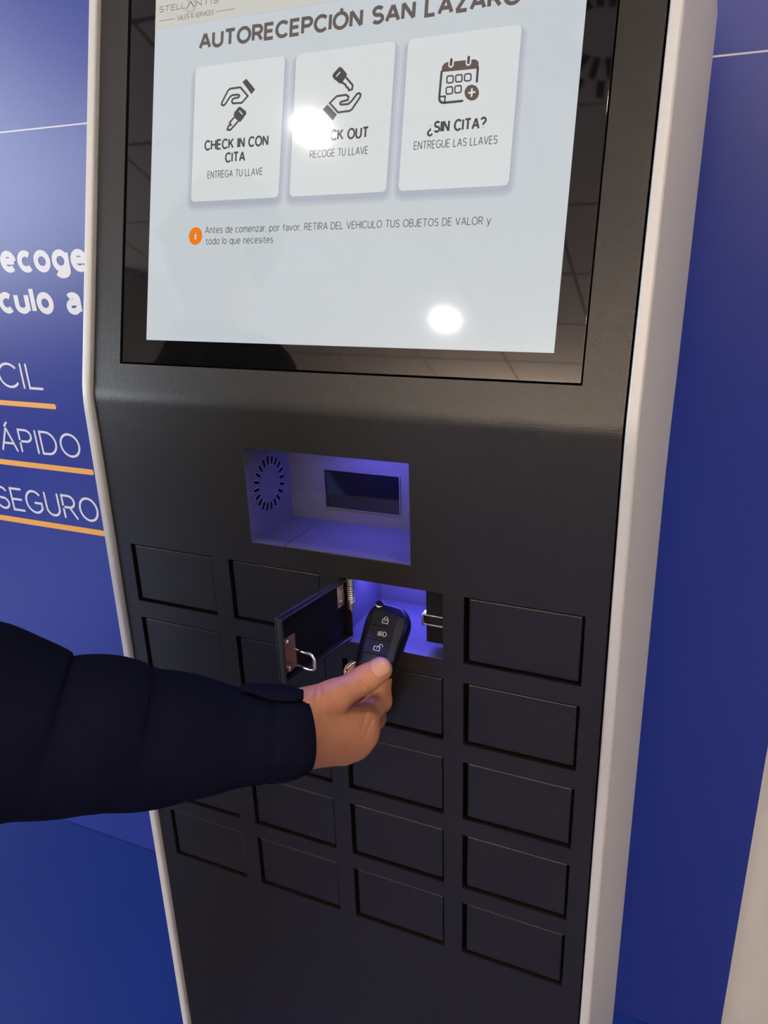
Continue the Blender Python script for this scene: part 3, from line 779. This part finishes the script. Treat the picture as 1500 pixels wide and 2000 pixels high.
mk('lock_symbol', *merge(fp_(body(bx, by), sw, True), fp_([(bx - 0.0013, by + 0.0006), (bx - 0.0013, by + 0.0018)] + circ(bx, by + 0.0018, 0.0013, 180, 0) + [(bx + 0.0013, by + 0.0006)], sw), fp_([(bx, by - 0.0012), (bx, by - 0.0004)], sw)), M['fob_print'], fob)
bx, by = -0.0005, 0.0026
mk('headlamp_symbol', *merge(fp_([(bx, by - 0.0019), (bx, by + 0.0019)] + circ(bx + 0.0004, by, 0.0021, 80, -80), sw, True), *[fp_([(bx - 0.0010, by + 0.0016 - 0.0011 * k), (bx - 0.0042, by + 0.0010 - 0.0011 * k)], sw) for k in range(4)]), M['fob_print'], fob)
bx, by = -0.0026, -0.0104
mk('unlock_symbol', *merge(fp_(body(bx, by), sw, True), fp_([(bx + 0.0013, by + 0.0006), (bx + 0.0013, by + 0.0020)] + circ(bx + 0.0026, by + 0.0020, 0.0013, 180, 0) + [(bx + 0.0039, by + 0.0014)], sw), fp_([(bx, by - 0.0012), (bx, by - 0.0004)], sw)), M['fob_print'], fob)
# chrome flip button at the top left corner
n = 24
V, F = [], []
for r, z in ((0.0038, 0.0010), (0.0038, 0.0060), (0.0032, 0.0070), (0.0018, 0.0069), (0.0005, 0.0066)):
    V += [FOB(-0.0096 + r * math.cos(2 * math.pi * k / n), 0.0305 + r * math.sin(2 * math.pi * k / n), z) for k in range(n)]
for i in range(4):
    for k in range(n):
        F.append((i * n + k, i * n + (k + 1) % n, (i + 1) * n + (k + 1) % n, (i + 1) * n + k))
F.append(tuple(4 * n + k for k in range(n)))
mk('flip_button', V, F, M['chrome'], fob, smooth=True)
# key ring
RCN = at(704, 1319, 0.606)
r1 = nrm(CX - 0.25 * CZ); r2 = nrm(CY + 0.25 * CZ)
mk('key_ring', *tube([RCN + 0.0118 * (math.cos(t) * r1 + math.sin(t) * r2) for t in np.linspace(0, 2 * math.pi, 49)[:-1]], 0.0009, 8, closed=True), M['chrome'], fob, smooth=True)

# ================================================================== person
def caps(P, a, b, r0, r1):
    ab = b - a; L2 = ab @ ab + 1e-12
    t = np.clip(((P - a) @ ab) / L2, 0, 1)
    return np.linalg.norm(P - (a + t[:, None] * ab), axis=1) - (r0 + (r1 - r0) * t)
def ellip(P, c, ax3, rad):
    q = (P - c) @ np.stack(ax3, 1)
    k = np.linalg.norm(q / rad, axis=1); k2 = np.linalg.norm(q / (np.array(rad) ** 2), axis=1) + 1e-9
    return k * (k - 1) / k2
def smin(a, b, k):
    h = np.clip(0.5 + 0.5 * (b - a) / k, 0, 1)
    return b + (a - b) * h - k * h * (1 - h)
def nets(sdf, lo, hi, h):
    lo = np.array(lo, float); n = np.ceil((np.array(hi) - lo) / h).astype(int) + 1
    g = [lo[i] + h * np.arange(n[i]) for i in range(3)]
    Fv = np.full(n, 1.0, np.float32)
    BS = 8
    nb = [-(-int(k) // BS) for k in n]
    ctr = np.stack(np.meshgrid(*[lo[i] + h * (np.arange(nb[i]) * BS + (BS - 1) / 2) for i in range(3)], indexing='ij'), -1).reshape(-1, 3)
    dc = sdf(ctr)
    ids = np.array(list(np.ndindex(*nb)))
    near = np.abs(dc) < h * BS * 1.25 + 0.004
    for bi, d0 in zip(ids[~near], dc[~near]):
        i, j, k = bi * BS
        Fv[i:i + BS, j:j + BS, k:k + BS] = d0
    loc = np.stack(np.meshgrid(*[np.arange(BS)] * 3, indexing='ij'), -1).reshape(-1, 3)
    nid = ids[near]
    for c0 in range(0, len(nid), 200):
        ch = nid[c0:c0 + 200]
        gi = (ch[:, None, :] * BS + loc[None]).reshape(-1, 3)
        ok = (gi < n).all(1)
        gi = gi[ok]
        Fv[gi[:, 0], gi[:, 1], gi[:, 2]] = sdf(lo + h * gi)
    S = Fv < 0
    m = np.array(n) - 1
    cnt = np.zeros(m, np.int16); acc = np.zeros((*m, 3), np.float32)
    cor = lambda A, d: A[d[0]:d[0] + m[0], d[1]:d[1] + m[1], d[2]:d[2] + m[2]]
    for axi in range(3):
        o = [k for k in range(3) if k != axi]
        for p in (0, 1):
            for q in (0, 1):
                d0 = [0, 0, 0]; d0[o[0]] = p; d0[o[1]] = q; d1 = list(d0); d1[axi] = 1
                s = cor(S, d0) != cor(S, d1)
                f0, f1 = cor(Fv, d0), cor(Fv, d1)
                t = np.where(s, f0 / np.where(s, f0 - f1, 1), 0)
                for k in range(3):
                    acc[..., k] += np.where(s, t if k == axi else d0[k], 0)
                cnt += s
    act = cnt > 0
    idx = -np.ones(m, np.int64); idx[act] = np.arange(act.sum())
    ii = np.argwhere(act)
    V = lo + h * (ii + acc[act] / cnt[act][:, None])
    F = []
    for axi in range(3):
        o = [k for k in range(3) if k != axi]
        a = [slice(None)] * 3; b = [slice(None)] * 3
        a[axi] = slice(0, -1); b[axi] = slice(1, None)
        e = np.argwhere(S[tuple(a)] != S[tuple(b)])
        ok = np.ones(len(e), bool)
        for k in o:
            ok &= (e[:, k] > 0) & (e[:, k] < m[k])
        e = e[ok]
        u, v = np.eye(3, dtype=int)[o[0]], np.eye(3, dtype=int)[o[1]]
        q = np.stack([idx[tuple((e - u - v).T)], idx[tuple((e - v).T)], idx[tuple(e.T)], idx[tuple((e - u).T)]], 1)
        ins = S[tuple(e.T)]
        flip = ins if axi != 1 else ~ins
        q[~flip] = q[~flip][:, ::-1]
        F.append(q)
    return V, np.concatenate(F)

# ---- right hand (thumb in front of the fob, fingers curled behind it)
J = lambda x, y, z: at(x, y, z)
wr = J(556, 1430, 0.550)
fore = J(400, 1438, 0.533)
mcp = [J(703, 1410, 0.600), J(707, 1432, 0.604), J(694, 1452, 0.609), J(668, 1466, 0.612)]
pip = [J(741, 1369, 0.630), J(730, 1402, 0.641), J(712, 1426, 0.643), J(690, 1446, 0.640)]
dip = [J(743, 1326, 0.630), J(712, 1380, 0.649), J(692, 1405, 0.648), J(672, 1426, 0.644)]
tip = [J(690, 1312, 0.628), J(692, 1374, 0.640), J(672, 1400, 0.642), J(655, 1420, 0.642)]
th = [J(594, 1384, 0.556), J(652, 1361, 0.572), J(713, 1327, 0.586), J(742, 1308, 0.5885)]
fr_ = [(0.0125, 0.0098, 0.0088, 0.0078), (0.0125, 0.0098, 0.0088, 0.0080), (0.0118, 0.0095, 0.0085, 0.0076), (0.0105, 0.0085, 0.0076, 0.0068)]
th_ax = nrm(th[3] - th[2])
def hand_sdf(P):
    d = caps(P, fore, wr, 0.0205, 0.0200)
    d = smin(d, ellip(P, wr + 0.25 * (J(640, 1428, 0.585) - wr), (nrm(J(640, 1428, 0.585) - wr), CY, nrm(np.cross(nrm(J(640, 1428, 0.585) - wr), CY))), (0.040, 0.0250, 0.0165)), 0.010)
    offs = [18, 6, -8, -22]
    for k in range(4):
        base = J(566, 1430 - offs[k] * 1.5, 0.5475 + 0.004 * k)
        d = smin(d, caps(P, base, mcp[k], 0.0150, fr_[k][0]), 0.010)
    d = smin(d, caps(P, J(600, 1400, 0.566), J(658, 1398, 0.588), 0.015, 0.0100), 0.007)     # web muscle
    d = smin(d, caps(P, J(600, 1440, 0.575), J(668, 1440, 0.608), 0.015, 0.013), 0.010)      # palm pad
    fing = None
    for k in range(4):
        r = fr_[k]
        f = caps(P, mcp[k], pip[k], r[0] * 0.88, r[1])
        f = smin(f, caps(P, pip[k], dip[k], r[1], r[2]), 0.003)
        f = smin(f, caps(P, dip[k], tip[k], r[2], r[3]), 0.003)
        fing = f if fing is None else smin(fing, f, 0.0022)
    d = smin(d, fing, 0.006)
    # thumb
    t = caps(P, th[0], th[1], 0.0150, 0.0118)
    t = smin(t, caps(P, th[1], th[2], 0.0112, 0.0098), 0.006)
    t = smin(t, np.minimum(caps(P, th[2], th[3], 0.0100, 0.0094), 1), 0.005)
    d = smin(d, t, 0.0042)
    # creases over the thumb joint and at the thumb root
    s = (P - th[2]) @ th_ax
    near = np.exp(-(np.linalg.norm(P - (th[2] + CZ * 0.008), axis=1) / 0.011) ** 2)
    for off, amp in ((-0.0056, 0.0009), (-0.0022, 0.0013), (0.0014, 0.0011), (0.0046, 0.0008)):
        d = d + near * amp * np.exp(-((s - off + 0.12 * ((P - th[2]) @ CY)) / 0.0009) ** 2)
    q = P - J(618, 1330, 0.552)
    near = np.exp(-(np.linalg.norm(q, axis=1) / 0.012) ** 2)
    for off, amp in ((-0.005, 0.0010), (0.0, 0.0014), (0.005, 0.0010)):
        d = d + near * amp * np.exp(-((q @ CX - off) / 0.0009) ** 2)
    q = P - J(716, 1396, 0.588)
    near = np.exp(-(np.linalg.norm(q, axis=1) / 0.013) ** 2)
    for off, amp in ((-0.006, 0.0009), (0.0, 0.0009), (0.006, 0.0008)):
        d = d + near * amp * np.exp(-((q @ CX - 0.45 * (q @ CY) - off) / 0.0009) ** 2)
    return d
hp_all = np.array(mcp + pip + dip + tip + th + [wr, J(470, 1434, 0.531)])
HV, HF = nets(hand_sdf, hp_all.min(0) - 0.036, hp_all.max(0) + 0.030, 0.00110)
PN = len(HV)
# ---- rest of the body, standing to the left outside the picture
SHR = np.array([-0.18, -0.48, 1.425]); SHL = np.array([-0.52, -0.74, 1.435])
ELB = J(-170, 1395, 0.475)
TORC = (SHR + SHL) / 2
fwd = nrm(np.array([0.68, 0.73, 0.0])); side = nrm(SHR - SHL)
fwd = nrm(np.array([-side[1], side[0], 0.0]))
HEAD = TORC + np.array([0, 0, 0.285]) + 0.03 * fwd
upv = np.array([0, 0, 1.0])
HIP = TORC + np.array([0, 0, -0.53]) - 0.01 * fwd
def body_sdf(P):
    d = ellip(P, HEAD + 0.02 * upv, (side, fwd, upv), (0.075, 0.095, 0.112))
    d = smin(d, ellip(P, HEAD - 0.055 * upv + 0.025 * fwd, (side, fwd, upv), (0.056, 0.066, 0.062)), 0.03)
    d = smin(d, caps(P, HEAD + 0.095 * fwd + 0.012 * upv, HEAD + 0.108 * fwd - 0.022 * upv, 0.008, 0.013), 0.012)
    for s in (-1, 1):
        d = smin(d, ellip(P, HEAD + s * 0.076 * side - 0.002 * upv, (side, fwd, upv), (0.010, 0.020, 0.032)), 0.006)
        d = smin(d, caps(P, HEAD + s * 0.034 * side + 0.088 * fwd + 0.030 * upv, HEAD + s * 0.012 * side + 0.094 * fwd + 0.030 * upv, 0.008, 0.008), 0.012)
    d = smin(d, caps(P, HEAD + 0.084 * fwd - 0.055 * upv - 0.02 * side, HEAD + 0.084 * fwd - 0.055 * upv + 0.02 * side, 0.009, 0.009), 0.010)
    d = smin(d, caps(P, HEAD - 0.05 * upv, TORC + 0.03 * upv, 0.055, 0.060), 0.03)
    d = smin(d, caps(P, SHL + 0.02 * side, SHR - 0.02 * side, 0.055, 0.055), 0.05)
    d = smin(d, ellip(P, TORC - 0.20 * upv, (side, fwd, upv), (0.150, 0.095, 0.26)), 0.05)
    d = smin(d, caps(P, SHR, ELB, 0.046, 0.036), 0.03)
    d = smin(d, caps(P, ELB, fore, 0.034, 0.0200), 0.02)
    for s in (-1, 1):
        hp2 = HIP + s * 0.085 * side
        kn = hp2 + np.array([0, 0, -0.40]) + 0.02 * fwd; an = hp2 * np.array([1, 1, 0]) + np.array([0, 0, 0.10])
        d = smin(d, caps(P, hp2, kn, 0.075, 0.052), 0.03)
        d = smin(d, caps(P, kn, an, 0.050, 0.036), 0.02)
    return d
bp = np.array([HEAD, SHR, SHL, ELB, fore])
blo = np.array([min(bp[:, 0].min(), HIP[0]) - 0.2, min(bp[:, 1].min(), HIP[1]) - 0.2, 0.04]); bhi = np.array([bp[:, 0].max() + 0.06, bp[:, 1].max() + 0.12, HEAD[2] + 0.16])
BV, BF = nets(body_sdf, blo, bhi, 0.012)
person = mk('person', np.concatenate([HV, BV]), np.concatenate([HF, BF + PN]).tolist(), M['skin'], None, smooth=True, org=(HIP[0], HIP[1], 0.0))
tag(person, 'person in a dark navy jacket reaching in from the left to hold the car key', 'person')
# thumb nail: a thin curved plate lying on the end of the thumb
nn = CZ + 0.35 * CY - 0.10 * CX
nn = nrm(nn - th_ax * (nn @ th_ax)); nb_ = np.cross(nn, th_ax)
NR, NA = 6, 32
V, F = [], []
V.append(th[3] + th_ax * 0.0005 + nn * 0.0101)
for i in range(1, NR + 1):
    for k in range(NA):
        t = 2 * math.pi * k / NA; c, sn = math.cos(t), math.sin(t); q = i / NR
        al = 0.0072 * abs(c) ** 0.68 * np.sign(c) * q; ac = 0.86 * abs(sn) ** 0.68 * np.sign(sn) * q
        rr = (0.0101 - 0.0018 * max(0, al / 0.0072) ** 2) if i < NR else 0.0092 - 0.0018 * max(0, al / 0.0072) ** 2
        V.append(th[3] + th_ax * (0.0005 + al) + rr * (math.cos(ac) * nn + math.sin(ac) * nb_))
for k in range(NA):
    F.append((0, 1 + k, 1 + (k + 1) % NA))
for i in range(NR - 1):
    for k in range(NA):
        F.append((1 + i * NA + k, 1 + (i + 1) * NA + k, 1 + (i + 1) * NA + (k + 1) % NA, 1 + i * NA + (k + 1) % NA))
mk('thumb_nail', V, F, M['nail'], person, smooth=True)['label'] = 'pale thumb nail'
# eyes, hair
for s in (-1, 1):
    c0 = HEAD + s * 0.032 * side + 0.084 * fwd + 0.012 * upv
    V, F = nets(lambda P: np.linalg.norm(P - c0, axis=1) - 0.0115, c0 - 0.015, c0 + 0.015, 0.003)
    mk('eye', V, F, M['eye'], person, smooth=True)
def hair_sdf(P):
    d = ellip(P, HEAD + 0.028 * upv - 0.008 * fwd, (side, fwd, upv), (0.082, 0.100, 0.116))
    cut = np.maximum((P - HEAD) @ fwd - 0.055 - 0.0 * P[:, 0], -((P - HEAD) @ upv) + 0.045)
    back = np.maximum((P - HEAD) @ fwd + 0.005, -((P - HEAD) @ upv) - 0.06)
    front_top = -((P - HEAD) @ upv) + 0.075
    return np.maximum(d, np.minimum(np.minimum(cut, back), front_top))
V, F = nets(hair_sdf, HEAD - 0.14, HEAD + 0.17, 0.007)
mk('hair', V, F, M['hair'], person, smooth=True)
# ---- clothes
def jacket_sdf(P):
    d = ellip(P, TORC - 0.22 * upv, (side, fwd, upv), (0.240, 0.145, 0.36))
    d = smin(d, caps(P, SHL + 0.01 * side, SHR - 0.01 * side, 0.075, 0.075), 0.06)
    d = smin(d, caps(P, HIP + 0.14 * upv - 0.07 * side, HIP + 0.14 * upv + 0.07 * side, 0.12, 0.12), 0.06)
    el = SHL - 0.15 * side + np.array([0, 0, -0.27]) - 0.03 * fwd
    d = smin(d, caps(P, SHL, el, 0.074, 0.060), 0.03)
    d = smin(d, caps(P, el, HIP - 0.15 * side + 0.10 * fwd + 0.06 * upv, 0.060, 0.052), 0.02)
    d = smin(d, caps(P, SHR, SHR + 0.3 * (ELB - SHR), 0.076, 0.070), 0.03)
    col = np.abs(caps(P, TORC + 0.07 * upv, TORC + 0.125 * upv + 0.01 * fwd, 0.078, 0.074)) - 0.008
    d = smin(d, np.maximum(col, (P - TORC) @ upv - 0.125), 0.02)
    d = np.maximum(d, -((P - HIP) @ upv) - 0.02)
    return d
V, F = nets(jacket_sdf, TORC - np.array([0.46, 0.46, 0.58]), TORC + np.array([0.40, 0.40, 0.20]), 0.010)
jacket = mk('jacket', V, F, M['jacket'], person, smooth=True)
def trous_sdf(P):
    d = None
    for s in (-1, 1):
        hp2 = HIP + s * 0.085 * side
        kn = hp2 + np.array([0, 0, -0.40]) + 0.02 * fwd; an = hp2 * np.array([1, 1, 0]) + np.array([0, 0, 0.06])
        f = smin(caps(P, hp2 + 0.06 * upv, kn, 0.100, 0.074), caps(P, kn, an, 0.072, 0.068), 0.03)
        f = np.maximum(f, 0.045 - P[:, 2])
        d = f if d is None else smin(d, f, 0.015)
    return d
V, F = nets(trous_sdf, np.array([HIP[0] - 0.25, HIP[1] - 0.25, 0.03]), HIP + np.array([0.25, 0.25, 0.2]), 0.011)
mk('trousers', V, F, M['trousers'], person, smooth=True)
for s in (-1, 1):
    hp2 = HIP + s * 0.085 * side; c0 = hp2 * np.array([1, 1, 0])
    def shoe(P):
        d = smin(caps(P, c0 + 0.045 * upv - 0.05 * fwd, c0 + 0.035 * upv + 0.15 * fwd, 0.045, 0.036), caps(P, c0 + 0.05 * upv, c0 + 0.10 * upv, 0.045, 0.042), 0.03)
        return np.maximum(d, 0.0005 - P[:, 2])
    V, F = nets(shoe, c0 - np.array([0.24, 0.24, 0.01]), c0 + np.array([0.26, 0.26, 0.16]), 0.008)
    V[:, 2] = np.maximum(V[:, 2], 0.0)
    mk('shoe', V, F, M['shoe'], person, smooth=True)

# ---- right sleeve, lofted from the cuff to the shoulder
ST = [(592, 1360, 1506, 0.553), (586, 1357, 1510, 0.552), (572, 1354, 1518, 0.550), (545, 1354, 1526, 0.547), (508, 1352, 1529, 0.543), (470, 1349, 1533, 0.539), (432, 1336, 1545, 0.535), (400, 1326, 1554, 0.531),
      (365, 1315, 1563, 0.528), (330, 1310, 1570, 0.524), (297, 1309, 1575, 0.521), (265, 1304, 1579, 0.518), (240, 1290, 1582, 0.515), (218, 1281, 1584, 0.513), (196, 1277, 1586, 0.511), (172, 1277, 1588, 0.508), (148, 1281, 1591, 0.506), (124, 1286, 1593, 0.503), (100, 1280, 1596, 0.501),
      (70, 1262, 1599, 0.498), (35, 1246, 1602, 0.495), (0, 1232, 1605, 0.492), (-40, 1218, 1606, 0.488), (-90, 1205, 1600, 0.483)]
cen, hh = [], []
for x, t, b, z in ST:
    cen.append(J(x, (t + b) / 2, z)); hh.append((b - t) / 2 / FPX * z)
cen = np.array(cen)
ext = [ELB + 0.0 * upv, ELB + 0.25 * (SHR - ELB), ELB + 0.55 * (SHR - ELB), ELB + 0.85 * (SHR - ELB), SHR]
cen = np.concatenate([cen, np.array(ext)]); hh += [0.064, 0.066, 0.068, 0.072, 0.076]
NS, NT = len(cen), 72
# resample finely along the sleeve
sv = np.concatenate([[0], np.cumsum(np.linalg.norm(np.diff(cen, axis=0), axis=1))])
fine = np.concatenate([np.linspace(0, sv[23], 150), np.linspace(sv[23], sv[-1], 40)[1:]])
cf = np.stack([np.interp(fine, sv, cen[:, k]) for k in range(3)], 1)
ker = np.hanning(15); ker /= ker.sum()
def smooth1(a):
    p = np.concatenate([2 * a[0] - a[7:0:-1], a, 2 * a[-1] - a[-2:-9:-1]]); return np.convolve(p, ker, 'valid')
cf = np.stack([smooth1(cf[:, k]) for k in range(3)], 1)
hf = np.interp(fine, sv, hh)
hf[20:] = smooth1(hf)[20:]
V, F = [], []
Tn = np.gradient(cf, axis=0); Tn /= np.linalg.norm(Tn, axis=1)[:, None]
rng = np.random.RandomState(5)
for i in range(len(cf)):
    t = Tn[i]
    n1 = CY - t * (CY @ t); n1 = nrm(n1); n2 = np.cross(t, n1)
    if n2 @ CZ < 0:
        n2 = -n2
    s = fine[i]
    for k in range(NT):
        a = 2 * math.pi * k / NT
        fade = min(1, max(0, (s - 0.035) / 0.05))
        # diagonal drag folds
        w = s - 0.022 * math.sin(a) + 0.010 * math.cos(2 * a)
        fold = 0.0016 * math.sin(w * 62 + 0.8 + 0.9 * math.sin(a)) * (0.5 + 0.5 * math.sin(a * 2 + w * 15)) + 0.0007 * math.sin(w * 120 + 2.2 * math.sin(a)) + 0.0018 * math.sin(w * 34 - 2 * a)
        side_w = max(0.0, math.sin(a)) ** 0.7
        r = hf[i] + fold * fade * (0.25 + 0.9 * side_w)
        r -= 0.0012 * math.exp(-((s - 0.026) / 0.0016) ** 2)
        V.append(cf[i] + n1 * r * math.cos(a) + n2 * (r * 0.98) * math.sin(a))
L = len(cf)
for i in range(L - 1):
    for k in range(NT):
        F.append((i * NT + k, i * NT + (k + 1) % NT, (i + 1) * NT + (k + 1) % NT, (i + 1) * NT + k))
# hem turned inside
k0 = len(V)
V = np.array(V)
inner = []
for (dr, back) in ((0.0, -0.0012), (0.0022, -0.0014), (0.0034, 0.0), (0.0036, 0.02)):
    i = 0
    for k in range(NT):
        q = V[k] - cf[0]; q = q * (1 - dr / np.linalg.norm(q))
        inner.append(cf[0] + q + Tn[0] * back)
V = np.concatenate([V, np.array(inner)])
prev = 0
for j in range(4):
    b = k0 + j * NT
    for k in range(NT):
        F.append((prev + k, b + k, b + (k + 1) % NT, prev + (k + 1) % NT))
    prev = b
sl = mk('sleeve', V, F, M['jacket'], jacket, smooth=True)
# cuff tab standing off the top of the cuff
ed = [((466, 1353, 0.532), (470, 1350, 0.545)), ((478, 1350, 0.530), (480, 1345, 0.550)), ((492, 1351, 0.529), (496, 1342, 0.552)), ((510, 1358, 0.529), (515, 1340, 0.554)), ((528, 1364, 0.530), (535, 1339, 0.556)),
      ((548, 1367, 0.532), (555, 1340, 0.557)), ((566, 1368, 0.534), (572, 1344, 0.557)), ((580, 1366, 0.536), (584, 1350, 0.555)), ((590, 1364, 0.538), (591, 1355, 0.553)), ((593, 1362, 0.541), (593, 1358, 0.550))]
A = [J(*a) for a, b in ed]; B = [J(*b) for a, b in ed]
V, F = [], []
NC = 7
for top in (1, 0):
    for a, b in zip(A, B):
        for k in range(NC):
            t = k / (NC - 1)
            V.append(a + (b - a) * t + CY * (0.0010 if top else -0.0014) + CY * 0.0035 * math.sin(math.pi * t))
n1_ = len(A) * NC
for i in range(len(A) - 1):
    for k in range(NC - 1):
        q = (i * NC + k, i * NC + k + 1, (i + 1) * NC + k + 1, (i + 1) * NC + k)
        F.append(q); F.append(tuple(x + n1_ for x in reversed(q)))
bd = [i * NC for i in range(len(A))] + [(len(A) - 1) * NC + k for k in range(1, NC)] + [i * NC + NC - 1 for i in range(len(A) - 2, -1, -1)] + [k for k in range(NC - 2, 0, -1)]
for a, b in zip(bd, bd[1:] + bd[:1]):
    F.append((a, b, b + n1_, a + n1_))
mk('cuff_tab', V, F, M['jacket'], jacket, smooth=True)

for o in bpy.data.objects:
    if '_w' in o:
        del o['_w']
